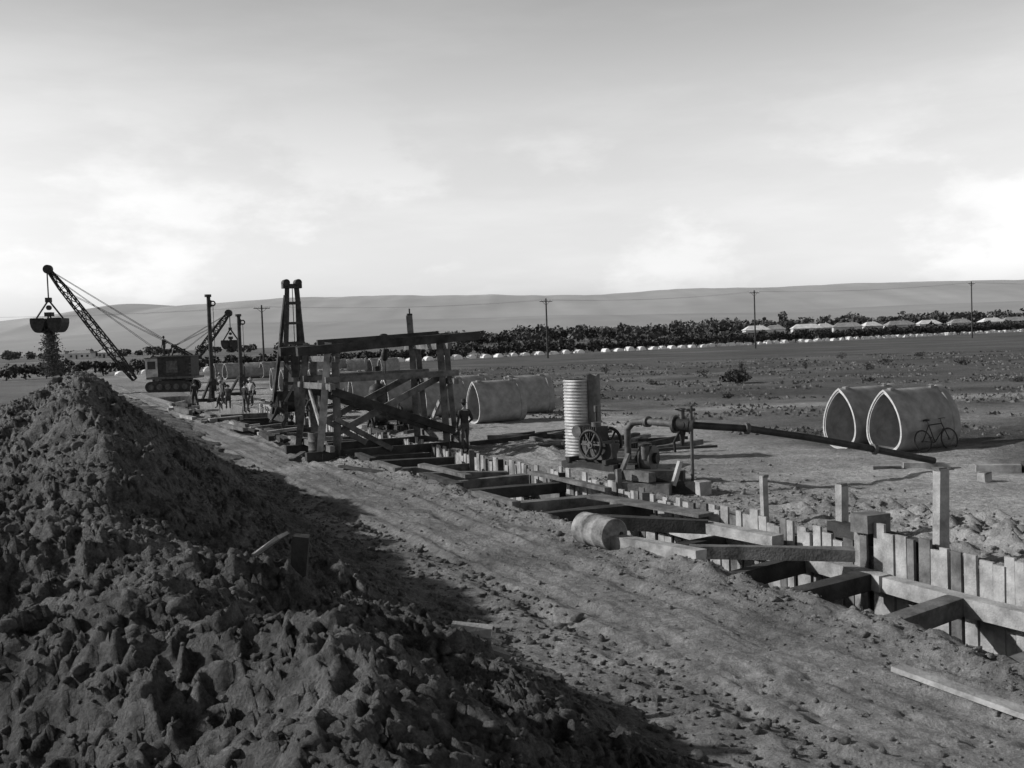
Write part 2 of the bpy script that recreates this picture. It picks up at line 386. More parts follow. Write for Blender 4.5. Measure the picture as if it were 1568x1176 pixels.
# ------------------------------------------------------------------ ovoid concrete pipes
def ovoid(th,off=0):
    H,R=1.90,.70; pts=[]
    zc=.64
    for i in range(56):
        a=i/56
        if a<.5:
            t=math.pi*(a/.5)+math.pi
            c_,s_=math.cos(t),math.sin(t)
            x=R*math.copysign(abs(c_)**.9,c_); z=zc+zc*math.copysign(abs(s_)**.9,s_)
        else:
            q=(a-.5)/.5; sgn=1
            if q>.5: q=1-q; sgn=-1
            q*=2; z=zc+(H-zc)*(.75*q+.25*math.sin(q*math.pi/2)); x=R*sgn*max(0,math.cos(q*math.pi/2))**.84
        pts.append((x,z))
    cz=.78
    return [(x*(1-th/.70),cz+(z-cz)*(1-th/.78)) for x,z in pts]
def pipe_obj(name,L,loc,rot):
    b=MB(); o0=ovoid(0);i0=ovoid(.085)
    def loft(pr,y0,y1,k,sm=True):
        n=len(pr);vs=[(x,y0,z) for x,z in pr]+[(x,y1,z) for x,z in pr]
        b.add(vs,[(i,(i+1)%n,n+(i+1)%n,n+i) for i in range(n)],k,sm)
    def ringf(p1,y1,p2,y2,k):
        n=len(p1);vs=[(x,y1,z) for x,z in p1]+[(x,y2,z) for x,z in p2]
        b.add(vs,[(i,(i+1)%n,n+(i+1)%n,n+i) for i in range(n)],k,False)
    loft(o0,0,L,'concrete'); loft(i0,0.03,L,'concrete')
    mid=ovoid(.045); ringf(o0,0,mid,-.0,'concrete_edge'); ringf(mid,0,mid,.03,'concrete_edge'); ringf(mid,.03,i0,.03,'concrete_edge'); ringf(o0,L,i0,L,'concrete_edge')
    c1=ovoid(-.03); ringf(o0,L-.3,c1,L-.27,'concrete'); loft(c1,L-.27,L-.04,'concrete'); ringf(c1,L-.04,o0,L-.03,'concrete')
    b.box((0,L*.12,1.90),(.12,.2,.1),'concrete',.2,.02)
    b.box((0,L*.8,1.90),(.14,.22,.08),'concrete',.4,.02)
    return b.obj(name,loc,rot)
rotn=-math.radians(90-25.2)
pB=pipe_obj('concrete_sewer_pipe',2.4,P(23.3,23.1,-.02),rotn)
inst(pB,P(25.0,22.95,-.02),rotn+.03)
inst(pB,P(43.1,18.3),rotn+.05); inst(pB,P(46.8,21.6),rotn-.1); inst(pB,P(50.8,20.1),rotn); inst(pB,P(48.6,17.9),rotn); inst(pB,P(56,19.5),rotn+.1); inst(pB,P(60,19),rotn-.2); inst(pB,P(64,19.6),rotn+.2); inst(pB,P(69,19),rotn); inst(pB,P(75,19.5),rotn)
inst(pB,P(52.5,17.2),rotn+.1); inst(pB,P(57.5,16.9),rotn-.05); inst(pB,P(79,20),rotn); inst(pB,P(84,19),rotn+.1); inst(pB,P(90,19.5),rotn)
for i in range(11):
    inst(pB,(-36.5+i*2.1+random.uniform(-.4,.4),126+random.uniform(-2,2),0),rotn+random.uniform(-.3,.3))

# ------------------------------------------------------------------ bicycle
def bicycle():
    b=MB();R=.34
    for x in(0,1.06):
        b.torus((x,0,R),R-.02,.02,(0,1,0),'rubber'); b.torus((x,0,R),R-.04,.01,(0,1,0),'iron'); b.cyl((x,-.04,R),(x,.04,R),.025,k='iron')
        for i in range(16):
            t=i*math.pi/8; b.cyl((x,0,R),(x+math.cos(t)*(R-.03),0,R+math.sin(t)*(R-.03)),.003,k='iron',seg=4,caps=False)
    bb=(.46,0,.28);se=(.34,0,.8);hd=(.86,0,.82);hl=(.92,0,.68)
    for p,q in((bb,se),(se,hd),(bb,hl),((0,0,R),bb),((0,0,R),se),(hd,hl),(hl,(1.06,0,R))): b.cyl(p,q,.016,k='steel',seg=8)
    b.cyl(se,(.3,0,.92),.013,k='iron',seg=8); b.sph((.28,0,.95),(.13,.07,.035),'boot')
    b.cyl(hd,(.84,0,.96),.013,k='iron',seg=8); b.path([(.72,-.26,.93),(.86,-.2,.97),(.86,.2,.97),(.72,.26,.93)],.012,'iron',8)
    b.torus(bb,.09,.006,(0,1,0),'iron',20,4); b.cyl((.46,-.06,.28),(.5,-.06,.12),.01,k='iron',seg=6); b.box((.5,-.1,.12),(.08,.07,.02),'rubber'); b.cyl((.46,.06,.28),(.42,.06,.44),.01,k='iron',seg=6); b.box((.42,.1,.44),(.08,.07,.02),'rubber')
    return b
o=bicycle().obj('bicycle',P(22.35,23.75,.02),math.radians(25.2)); o.rotation_euler=(math.radians(-12),0,math.radians(25.2))

# ------------------------------------------------------------------ corrugated tank
b=MB();R=.52;prof=[]
z=0
while z<2.45: prof+= [(R,z),(R+.025,z+.03),(R+.03,z+.055),(R,z+.085)]; z+=.095
b.rev(prof,'galv',Matrix.Identity(4),32)
b.rev([(R-.02,2.46),(R-.03,0.0)],'iron',Matrix.Identity(4),32)
vs=[];n_=14
for z_ in(0.0,2.60):
    for i in range(n_): t=math.radians(-75+i*11); vs.append(((R+.06)*math.cos(t),(R+.06)*math.sin(t),z_+(.04*math.sin(i*1.7) if z_ else 0)))
b.add(vs,[(i,i+1,n_+i+1,n_+i) for i in range(n_-1)],'iron',True)
b.beam((.2,-R-.07,0),(.2,-R-.07,2.45),.05,.02,'iron')
b.obj('corrugated_iron_tank',(2.1,31.8,0))

# ------------------------------------------------------------------ engine, pump, pipework
b=MB()
for x in(-.35,.35): b.beam((x,-1.0,.1),(x,1.0,.1),.18,.2,'timber_dark')
for y in(-.7,.7): b.beam((-.5,y,.26),(.5,y,.26),.14,.12,'timber_dark')
b.box((0,0,.55),(.55,.9,.5),'iron',0,.01); b.box((0,.05,.9),(.36,.5,.3),'steel',0,.01)
for i in range(7): b.box((0,-.2+i*.08,1.0),(.5,.03,.4),'steel')
b.cyl((0,.0,1.2),(0,.0,1.32),.14,k='iron'); b.cyl((.12,.1,1.25),(.12,.1,1.75),.035,k='steel'); b.cyl((.12,.1,1.6),(.12,.1,1.78),.06,k='iron')
for x in(-.42,.42):
    b.torus((x,-.15,.72),.40,.05,(1,0,0),'steel'); b.cyl((x-.05,-.15,.72),(x+.05,-.15,.72),.1,k='iron')
    for i in range(6):
        t=i*math.pi/3; b.cyl((x,-.15,.72),(x,-.15+.38*math.cos(t),.72+.38*math.sin(t)),.03,k='iron',seg=6)
b.cyl((-.5,-.15,.72),(.5,-.15,.72),.04,k='iron'); b.cyl((-.25,.55,1.05),(.25,.55,1.05),.18,k='iron'); b.box((0,.55,.84),(.1,.1,.25),'iron')
b.path([(.2,-.3,.5),(.3,-.6,.5),(.3,-.9,.35)],.03,'iron'); b.box((-.1,-.62,.55),(.4,.3,.4),'steel',.2,.02); b.path([(-.2,.3,1.0),(-.35,.1,1.15),(-.3,-.2,1.0)],.02,'steel',8)
b.obj('diesel_engine',(2.35,29.6,0),.75)
b=MB()
for x in(-.3,.3): b.beam((x,-.8,.1),(x,.8,.1),.16,.2,'timber_dark')
b.box((0,0,.28),(.8,1.2,.1),'iron'); b.cyl((0,-.35,.62),(0,-.1,.62),.33,k='iron',seg=24); b.cyl((0,-.1,.62),(0,-.05,.62),.38,k='steel',seg=24)
b.cyl((0,-.45,.62),(0,-.35,.62),.14,k='steel'); b.cyl((0,.05,.62),(0,.6,.62),.22,k='steel',seg=20); b.cyl((0,-.1,.62),(0,.1,.62),.05,k='iron')
for i in range(8):
    t=i*math.pi/4; b.cyl((.2*math.cos(t),.06,.62+.2*math.sin(t)),(.2*math.cos(t),.58,.62+.2*math.sin(t)),.03,k='iron',seg=6)
b.box((0,-.22,.38),(.3,.2,.2),'iron'); b.box((0,.33,.4),(.3,.4,.2),'iron')
b.cyl((-.25,-.22,.62),(-.25,-.22,1.0),.11,k='iron'); b.cyl((-.25,-.22,.98),(-.25,-.22,1.02),.17,k='steel')
for i in range(3): b.cyl((.05+i*.13,.3,.8),(.05+i*.13,.3,.98),.05,k='steel')
b.obj('water_pump',(3.25,26.6,0),1.0)
b=MB()
o0=Vector((2.88,26.4,0))
b.path([o0+Vector((0,0,.6)),o0+Vector((0,0,1.38)),o0+Vector((.12,-.12,1.55)),o0+Vector((.4,-.4,1.6)),Vector((3.9,24.85,1.6))],.085,'iron',14)
b.path([Vector((4.0,24.7,1.6)),Vector((5.6,25.05,1.42)),Vector((7.3,25.65,1.08)),Vector((9.1,26.35,.66)),Vector((10.9,27.05,.22))],.088,'steel',14)
for p,q in((Vector((5.55,25.04,1.425)),Vector((5.65,25.07,1.41))),(Vector((9.05,26.33,.67)),Vector((9.15,26.37,.65))),(Vector((3.3,25.95,1.6)),Vector((3.36,25.85,1.6)))): b.cyl(p,q,.14,k='iron')
b.cyl((3.86,24.92,1.6),(4.2,24.72,1.57),.17,k='steel'); b.cyl((3.84,24.94,1.6),(3.89,24.9,1.6),.22,k='iron'); b.cyl((4.2,24.74,1.58),(4.26,24.72,1.57),.22,k='iron')
b.cyl((4.02,24.8,1.7),(4.02,24.8,1.95),.06,k='iron'); b.torus((4.02,24.8,1.95),.16,.02,(.2,.2,1),'iron')
b.cyl((4.02,24.8,1.5),(4.0,24.78,1.1),.09,.04,k='steel')
b.cyl((4.2,24.6,0),(4.2,24.6,2.05),.04,k='iron'); b.cyl((4.08,24.6,1.95),(4.3,24.62,1.95),.035,k='iron')
b.path([(3.95,24.75,1.45),(3.8,24.7,1.2),(3.82,24.72,.95)],.03,'rubber',8)
b.obj('delivery_pipe')
b=MB()
b.beam((2.6,25.3,.14),(4.3,24.3,.14),.28,.28,'timber_dark'); b.beam((2.5,24.7,.14),(3.6,24.2,.14),.26,.28,'timber'); b.beam((2.9,25.0,.4),(4.0,24.6,.4),.3,.24,'timber_dark')
b.beam((2.55,25.1,.42),(3.2,24.3,.42),.25,.22,'timber'); b.box((4.35,24.15,.16),(.3,.3,.32),'timber_light',.3,.01); b.box((2.45,24.6,.3),(.12,.12,.62),'timber',.3,.01); b.beam((2.3,24.7,0),(2.75,25.1,.9),.1,.08,'timber')
b.beam((3.7,24.4,.2),(3.9,24.5,.75),.1,.1,'timber_light')
b.obj('timber_skid')
b=MB()
b.beam((10.2,27.3,.08),(11.3,27.0,.08),.22,.16,'timber_light'); b.beam((11.6,26.2,.1),(12.6,25.9,.1),.22,.2,'timber_light'); b.box((12.7,25.85,.14),(.12,.3,.26),'timber_dark'); b.beam((9.4,27.3,.05),(10.1,27.2,.05),.12,.1,'timber')
b.obj('timber_block')

# ------------------------------------------------------------------ gantry over the trench
b=MB()
def T(s,n,z): return P(s,n,z)
for i,sf in enumerate((33.6,36.5)):
    b.beam(T(sf,9.35,0),T(sf,9.45,3.8),.22,.22,'timber',.012); b.beam(T(sf,8.75,0),T(sf,9.2,3.85),.2,.18,'timber_light' if i==0 else 'timber',.012)
    b.beam(T(sf,13.25,0),T(sf,13.1,4.0+.75*i),.22,.22,'timber',.012); b.beam(T(sf,13.6,0),T(sf,13.35,3.9),.18,.18,'timber',.012)
    b.beam(T(sf-.02,8.15+.1*i,3.58),T(sf-.02,14.6,3.93),.26,.3,'timber_dark',.012)
    b.beam(T(sf-.14,9.0,2.62),T(sf-.14,13.7,2.66),.14,.2,'timber',.012)
    b.beam(T(sf-.2,9.2,2.25),T(sf-.2,13.9,.5),.12,.26,'timber_dark',.012)
    b.beam(T(sf+.16,9.5,.9),T(sf+.16,13.3,2.6),.1,.22,'timber',.012)
    b.beam(T(sf,8.3,.14),T(sf,14.0,.14),.26,.28,'timber_dark',.012)
    b.beam(T(sf-.15,9.3,1.35),T(sf-.15,11.2,.2),.1,.18,'timber',.012)
for n,z in((9.3,3.3),(13.2,3.6),(9.1,2.4),(13.4,2.4),(9.0,.4),(13.5,.4)):
    b.beam(T(32.9,n,z),T(37.3,n,z),.16,.2,'timber',.012)
b.beam(T(33.6,9.0,.4),T(36.5,9.2,2.4),.08,.16,'timber_light'); b.beam(T(36.5,13.6,.4),T(33.6,13.4,2.4),.08,.16,'timber_light')
b.beam(T(35,9.2,3.85),T(35,13.6,4.02),.18,.2,'timber_dark')
b.cyl(T(35,11.6,3.9),T(35.15,11.6,3.9),.2,k='steel',seg=18); b.cyl(T(35.05,11.6,3.9),T(35.05,11.6,1.2),.018,k='steel',seg=6); b.sph(T(35.05,11.6,3.35),(.13,.13,.22),'steel'); b.torus(T(35.05,11.6,1.12),.09,.025,(1,0,0),'steel',14)
b.cyl(T(36.5,13.1,4.75),T(36.5,13.1,5.0),.03,k='steel'); b.cyl(T(36.5,13.0,4.78),T(36.5,13.2,4.78),.04,k='steel')
b.obj('timber_gantry')

b=MB(); s0,n0=52,12.5
for sg in(-1,1):
    b.beam(P(s0,n0+sg*.62,.1),P(s0,n0+sg*.24,6.7),.2,.24,'timber_dark',.01)
    b.beam(P(s0+2.4,n0+sg*.75,.1),P(s0+.2,n0+sg*.28,6.3),.15,.16,'timber_dark',.01)
    b.beam(P(s0-.6,n0+sg*.75,.15),P(s0+2.9,n0+sg*.75,.15),.24,.26,'timber_dark')
for z in(.9,1.9,2.9,3.9,4.9,5.9):
    w=.62-.38*z/6.9; b.beam(P(s0-.1,n0-w-.1,z),P(s0-.1,n0+w+.1,z),.08,.14,'timber_dark')
b.beam(P(s0-.12,n0-.6,1),P(s0-.12,n0+.5,2.9),.06,.12,'timber'); b.beam(P(s0-.12,n0+.6,1),P(s0-.12,n0-.5,2.9),.06,.12,'timber')
b.box(P(s0,n0,6.75),(.95,.4,.22),'steel',math.radians(25)); 
for sg in(-1,1): b.cyl(P(s0-.25,n0+sg*.3,6.92),P(s0+.25,n0+sg*.3,6.92),.17,k='steel',seg=18)
b.beam(P(s0-.05,n0,2.2),P(s0-.05,n0,3.4),.36,.34,'steel'); b.cyl(P(s0-.1,n0,3.4),P(s0-.1,n0,6.8),.02,k='steel',seg=6)
b.beam(P(s0-.1,n0,-1),P(s0-.1,n0,2.1),.24,.24,'timber')
b.cyl(P(s0+1.6,n0-.5,.7),P(s0+1.6,n0+.5,.7),.28,k='steel',seg=18); b.box(P(s0+2.2,n0,.9),(1.1,.9,1.1),'steel',math.radians(25)); b.cyl(P(s0+2.3,n0,1.4),P(s0+2.3,n0,2.4),.09,k='steel')
b.obj('pile_driver')

# steam winch on the near bank behind the gantry
b=MB()
for x in(-.5,.5): b.beam((x,-1.1,.12),(x,1.2,.12),.2,.24,'timber_dark')
b.rev([(0,.24),(.42,.24),(.42,.3),(.40,.34),(.40,1.75),(.36,1.9),(.16,2.02),(.12,2.05),(.12,2.75),(.16,2.78),(.0,2.79)],'steel',Matrix.Translation((0,.6,0)),20)
for z in(.6,1.1,1.6): b.torus((0,.6,z),.405,.015,(0,0,1),'iron',20,4)
b.box((0,.19,.55),(.3,.05,.28),'iron'); b.cyl((-.55,-.4,.7),(.55,-.4,.7),.22,k='iron',seg=18)
for x in(-.6,.6): b.cyl((x-.04,-.4,.7),(x+.04,-.4,.7),.42,k='steel',seg=22); b.beam((x*1.15,-.9,.24),(x*1.15,-.4,.75),.08,.1,'steel'); b.beam((x*1.15,.1,.24),(x*1.15,-.4,.75),.08,.1,'steel'); b.cyl((x*1.2,.1,.6),(x*1.2,.5,.6),.11,k='iron')
b.beam((.3,-.9,.3),(.4,-1.0,1.3),.04,.04,'steel')
b.obj('steam_winch',P(42.5,13.9),math.radians(25))

def mast(loc,h,r):
    b=MB(); b.cyl((0,0,0),(.03,0,h),r,r*.85,'timber_dark',12); b.cyl((0,0,h-.08),(0,0,h+.1),r*1.5,k='steel',seg=14)
    b.box((r*.9,0,h-.55),(.12,.3,.5),'steel'); b.cyl((r*2,0,h-.6),(r*2,0,1.2),.02,k='steel',seg=5); b.torus((r*2,0,h-.55),.16,.05,(0,1,0),'steel',14)
    for sx,sy in((1,1),(-1,1),(0,-1)):
        b.beam((sx*1.0,sy*1.0,.1),(sx*.05,sy*.05,1.7),.14,.14,'timber_dark')
    b.beam((-1.1,0,.12),(1.1,0,.12),.24,.24,'timber_dark'); b.beam((0,-1.1,.12),(0,1.1,.12),.24,.24,'timber_dark'); b.box((.1,-.2,1.1),(.5,.4,.7),'steel',.2)
    b.obj('derrick_mast',loc,random.uniform(-.3,.3))
mast((-21.3,74.2,0),7.5,.16); mast((-21.4,82.6,0),6.3,.16)

# ------------------------------------------------------------------ cranes
def lattice(b,a,c,w0,w1,k='steel',n=12):
    a=Vector(a);c=Vector(c);d=(c-a).normalized();r=Vector((0,1,0));u=r.cross(d).normalized();cor=[]
    for i in range(n+1):
        t=i/n;w=(w0+(w1-w0)*t)*(.45+.55*min(1,t*5,(1-t)*5+.2));p=a.lerp(c,t);cor.append([p+r*(x*w/2)+u*(y*w/2) for x,y in((-1,-1),(1,-1),(1,1),(-1,1))])
    for j in range(4):
        for i in range(n):
            b.cyl(cor[i][j],cor[i+1][j],.07,k=k,seg=5,caps=False); b.cyl(cor[i][j],cor[i+1][(j+1)%4] if i%2 else cor[i+1][(j-1)%4],.04,k=k,seg=4,caps=False)
            b.cyl(cor[i][j],cor[i][(j+1)%4],.035,k=k,seg=4,caps=False)
def grab(b,c,w,h,k='steel'):
    c=Vector(c)
    b.box(c+Vector((0,0,h*.98)),(w*.16,w*.16,h*.14),k); b.box(c+Vector((0,0,h*.55)),(w*.22,w*.25,h*.12),k)
    b.cyl(c+Vector((0,-.12,h*.75)),c+Vector((0,.12,h*.75)),w*.08,k=k)
    for sg in(-1,1):
        b.cyl(c+Vector((0,0,h*.98)),c+Vector((sg*w*.44,0,h*.42)),.08,k=k,seg=6); b.cyl(c+Vector((0,0,h*.55)),c+Vector((sg*w*.12,0,h*.3)),.07,k=k,seg=6)
        pr=[]
        for i in range(11):
            t=math.radians(-10+i*20); pr.append((sg*(w*.28-math.cos(t)*w*.23), h*.36-math.sin(t)*h*.36))
        vs=[]
        for yy in(-w*.3,w*.3): vs+= [c+Vector((x,yy,z)) for x,z in pr]
        n=len(pr); b.add(vs,[(i,i+1,n+i+1,n+i) for i in range(n-1)]+[tuple(range(n)),tuple(range(n,2*n))[::-1]],k)
        b.cyl(c+Vector((sg*w*.06,-w*.3,h*.42)),c+Vector((sg*w*.48,-w*.3,h*.42)),.06,k=k,seg=6)
        for q in(-.25,-.1,.1,.25): b.cyl(c+Vector((sg*w*.08,w*q,h*.15)),c+Vector((sg*w*.02,w*q,-h*.04)),.05,.01,k=k,seg=5)
def crane(loc,tip,foot,cabx,cabw,cabh,gw=2.4,gh=2.7,gz=5.7,name='crawler_crane'):
    b=MB(); x0,z0=cabx,1.15
    for y in(-1.3,1.3):
        L=cabw*.95;vs=[]
        prof=[]
        for i in range(9): t=math.pi/2+math.pi*i/8; prof.append((x0-L/2+.45+.5*math.cos(t),.5+.5*math.sin(t)))
        for i in range(9): t=-math.pi/2+math.pi*i/8; prof.append((x0+L/2-.45+.5*math.cos(t),.5+.5*math.sin(t)))
        n=len(prof);vs=[(x,y-.3,z) for x,z in prof]+[(x,y+.3,z) for x,z in prof]
        b.add(vs,[(i,(i+1)%n,n+(i+1)%n,n+i) for i in range(n)]+[tuple(range(n)),tuple(range(n,2*n))[::-1]],'steel')
        for i in range(5): b.cyl((x0-L/2+.5+i*(L-1)/4,y-.34,.5),(x0-L/2+.5+i*(L-1)/4,y+.34,.5),.26,k='iron')
    b.cyl((x0,0,.9),(x0,0,1.2),1.1,k='steel',seg=24)
    b.box((x0+.2,0,1.28),(cabw*1.05,2.6,.2),'iron')
    h=cabh-1.4
    b.box((x0+.5,0,1.39+h/2),(cabw*.72,2.4,h),'steel'); b.box((x0+.5,0,cabh+.04),(cabw*.78,2.6,.08),'iron')
    b.box((x0-cabw*.36,-.75,1.39+h*.48),(cabw*.26,.95,h*.92),'galv'); b.box((x0-cabw*.36,-.75,1.42+h*.95),(cabw*.3,1.1,.07),'iron')
    b.box((x0-cabw*.36,-1.235,1.39+h*.6),(cabw*.17,.02,h*.4),'glass'); b.box((x0+.3,-1.21,1.39+h*.5),(1.0,.02,h*.6),'iron'); b.box((x0+1.3,-1.21,1.39+h*.55),(.5,.02,h*.45),'glass')
    for i in range(4): b.box((x0+cabw*.5-.15,-1.21,1.6+i*.3),(.25,.02,.08),'iron')
    b.cyl((x0+1,.4,cabh),(x0+1,.4,cabh+.7),.09,k='steel')
    ax=x0+.2
    for y in(-.7,.7):
        b.cyl((x0-1.0,y,1.4),(ax,y*.5,cabh+1.0),.07,k='steel',seg=6); b.cyl((x0+1.8,y,cabh),(ax,y*.5,cabh+1.0),.07,k='steel',seg=6)
    b.cyl((ax,-.5,cabh+1.0),(ax,.5,cabh+1.0),.12,k='steel')
    lattice(b,(foot[0],0,foot[1]),(tip[0],0,tip[1]),.75,.5)
    b.cyl((tip[0],-.2,tip[1]),(tip[0],.2,tip[1]),.4,k='steel',seg=18)
    for y in(-.3,.3):
        b.cyl((tip[0],y*.6,tip[1]),(ax,y,cabh+1.0),.022,k='steel',seg=5); b.cyl((foot[0]+(tip[0]-foot[0])*.8,y,foot[1]+(tip[1]-foot[1])*.8),(ax,y,cabh+1.0),.02,k='steel',seg=5)
        b.cyl((tip[0],y*.4,tip[1]-.3),(x0,y,cabh-.4),.02,k='steel',seg=5)
    hx=tip[0]-.1*(1 if tip[0]<foot[0] else -1)
    b.cyl((hx,-.05,tip[1]),(hx,-.05,gz+gh),.035,k='steel',seg=5); b.cyl((hx,.08,tip[1]),(hx,.08,gz+gh),.035,k='steel',seg=5)
    grab(b,(hx,0,gz),gw,gh)
    return b.obj(name,loc), hx
c1,hx=crane((-31.5,94.5,0),(-9.9,11.4),(-2.6,1.2),.9,4.2,3.15,gw=2.8,gh=3.0,gz=5.7)
crane((-36,116,0),(4.9,7.6),(0.9,2.6),-1.6,3.6,3.1,gw=1.9,gh=2.3,gz=3.6)
k=3400; zz=rng.uniform(1.8,6.0,k); sp=.42+.10*(6.0-zz); X=-31.5+hx+rng.normal(0,1,k)*sp*.6; Y=94.5+rng.normal(0,1,k)*sp*.6
r=rng.uniform(.02,.075,k); s_=-SN*X+CS*Y; n_=CS*X+SN*Y
scatter('falling_soil',s_,n_,zz,r,M['dug'],.12)

# ------------------------------------------------------------------ people
def person_mesh(name,pose,top='cloth',bot='trouser',hat=True):
    J=dict(pel=(0,0,.93,.135),sp=(0,.0,1.12,.125),ch=(0,0,1.34,.15),nk=(0,0,1.49,.062),hd=(0,.01,1.56,.05),
      hl=(-.09,0,.88,.10),hr=(.09,0,.88,.10),kl=(-.1,.02,.49,.066),kr=(.1,.02,.49,.066),al=(-.1,-.01,.10,.045),ar=(.1,-.01,.10,.045),tl=(-.12,.15,.045,.04),tr=(.12,.15,.045,.04),
      sl=(-.175,0,1.41,.068),sr=(.175,0,1.41,.068),el=(-.235,-.02,1.14,.047),er=(.235,-.02,1.14,.047),wl=(-.25,.06,.90,.033),wr=(.25,.06,.90,.033),ml=(-.25,.08,.82,.036),mr=(.25,.08,.82,.036))
    for k,v in pose.items(): J[k]=tuple(v)+(J[k][3],)
    E=[('pel','sp'),('sp','ch'),('ch','nk'),('nk','hd'),('pel','hl'),('pel','hr'),('hl','kl'),('hr','kr'),('kl','al'),('kr','ar'),('al','tl'),('ar','tr'),('ch','sl'),('ch','sr'),('sl','el'),('sr','er'),('el','wl'),('er','wr'),('wl','ml'),('wr','mr')]
    ks=list(J); me=bpy.data.meshes.new('t'); me.from_pydata([J[k][:3] for k in ks],[(ks.index(a),ks.index(c)) for a,c in E],[])
    o=bpy.data.objects.new('t',me); SC.collection.objects.link(o)
    md=o.modifiers.new('s','SKIN'); md.use_smooth_shade=True
    for i,k in enumerate(ks):
        sv=me.skin_vertices[0].data[i]; r=J[k][3]; sv.radius=(r,r*(.75 if k in('pel','sp','ch') else 1)); sv.use_root=(k=='pel')
    sb=o.modifiers.new('u','SUBSURF'); sb.levels=2; sb.render_levels=2
    dg=bpy.context.evaluated_depsgraph_get(); ev=o.evaluated_get(dg); m2=bpy.data.meshes.new_from_object(ev)
    vs=[v.co.copy() for v in m2.vertices]; fs=[tuple(p.vertices) for p in m2.polygons]
    bpy.data.objects.remove(o); b=MB()
    cat={'nk':'skin','hd':'skin','ml':'skin','mr':'skin','al':'boot','ar':'boot','tl':'boot','tr':'boot','pel':bot,'hl':bot,'hr':bot,'kl':bot,'kr':bot}
    jp=[(k,Vector(J[k][:3])) for k in ks]
    b.v=[tuple(v) for v in vs]
    for f in fs:
        c=sum((vs[i] for i in f),Vector())/len(f); kk=min(jp,key=lambda q:(q[1]-c).length)[0]; b.f.append(f); b.m.append(b.mi(cat.get(kk,top))); b.sm.append(True)
    hd=Vector(J['hd'][:3]); up=(hd-Vector(J['nk'][:3])).normalized(); up=(up+Vector((0,0,.6))).normalized(); hc=hd+up*.10
    fw=Vector((0,1,0)); fw=(fw-up*fw.dot(up)).normalized(); rt=fw.cross(up)
    def L(x,y,z): return hc+rt*x+fw*y+up*z
    R=Matrix((rt,fw,up)).transposed()
    n0=len(b.v); b.sph((0,0,0),(.075,.095,.115),'skin',16,12)
    for i in range(n0,len(b.v)):
        q=Vector(b.v[i]); 
        if q.z<-.03: q.x*=.85; q.y*=.95
        b.v[i]=tuple(hc+R@q)
    b.sph(L(0,.098,-.015),(.013,.02,.022),'skin',8,6); b.sph(L(-.03,.085,.01),(.012,.008,.007),'boot',8,6); b.sph(L(.03,.085,.01),(.012,.008,.007),'boot',8,6); b.sph(L(0,.088,-.055),(.024,.008,.006),'boot',8,6)
    for sx in(-1,1): b.sph(L(sx*.077,-.005,-.01),(.012,.02,.03),'skin',8,6)
    b.sph(L(0,-.015,.022),(.08,.095,.108),'boot',14,8)
    if hat:
        MM=Matrix.Translation(L(0,0,.055))@R.to_4x4(); b.rev([(0,.115),(.06,.112),(.082,.08),(.088,.01),(.15,-.005),(.152,-.012),(.085,-.008)],top,MM,18)
    for sd in('l','r'):
        w=Vector(J['w'+sd][:3]);m=Vector(J['m'+sd][:3]);d=(m-w).normalized();sx=-1 if sd=='l' else 1
        lat=Vector((0,1,0)); lat=(lat-d*lat.dot(d)); lat=lat.normalized() if lat.length>.1 else Vector((1,0,0)); pal=lat.cross(d)*sx
        for i,(o_,ln) in enumerate(((.028,.07),(.01,.08),(-.009,.075),(-.027,.058))):
            p0=m+lat*o_+d*.02; p1=p0+d*ln*.55-pal*.008; p2=p1+d*ln*.4-pal*.025; b.cyl(p0,p1,.010,.009,'skin',6); b.cyl(p1,p2,.009,.007,'skin',6)
        p0=m+lat*.03-d*.02;p1=p0+lat*.03+d*.03;p2=p1+d*.03;b.cyl(p0,p1,.012,.010,'skin',6);b.cyl(p1,p2,.010,.008,'skin',6)
    ob=b.obj(name); return ob
relaxed=dict(kr=(.11,.10,.50),ar=(.13,.06,.10),tr=(.16,.22,.045),er=(.27,-.06,1.15),wr=(.2,.14,1.02),mr=(.16,.21,1.0))
walk=dict(kl=(-.1,.2,.52),al=(-.1,.25,.12),tl=(-.1,.41,.06),kr=(.1,-.05,.48),ar=(.1,-.32,.16),tr=(.1,-.2,.045),el=(-.23,-.16,1.17),wl=(-.23,-.12,.93),ml=(-.23,-.1,.85),er=(.23,.1,1.16),wr=(.23,.28,.98),mr=(.23,.35,.94))
bend=dict(pel=(0,-.12,.88),sp=(0,.02,1.04),ch=(0,.22,1.17),nk=(0,.36,1.24),hd=(0,.42,1.27),sl=(-.17,.26,1.2),sr=(.17,.26,1.2),el=(-.2,.36,.93),er=(.2,.36,.93),wl=(-.1,.5,.74),wr=(.1,.5,.74),ml=(-.09,.55,.68),mr=(.09,.55,.68),hl=(-.09,-.1,.85),hr=(.09,-.1,.85),kl=(-.12,.08,.48),kr=(.12,.08,.48))
w1=person_mesh('workman',relaxed); w1.location=(-1.62,34.6,0); w1.rotation_euler=(0,0,.5)
w2=person_mesh('workman',walk,'shirt','trouser'); w2.location=(-18.3,65.6,0); w2.rotation_euler=(0,0,1.4)
w3=person_mesh('workman',bend,'cloth','trouser'); w3.location=(-12.6,54.9,0); w3.rotation_euler=(0,0,-1.2)
w4=person_mesh('workman',relaxed,'shirt','cloth'); w4.location=(-16.7,66.7,0); w4.rotation_euler=(0,0,2.6)
inst(w1,(-31.5+.3,94.5-.3,3.23),1.2)
w5=person_mesh('workman',walk,'cloth','cloth')
w5.location=(-20.3,66.7,0); w5.rotation_euler=(0,0,.4)
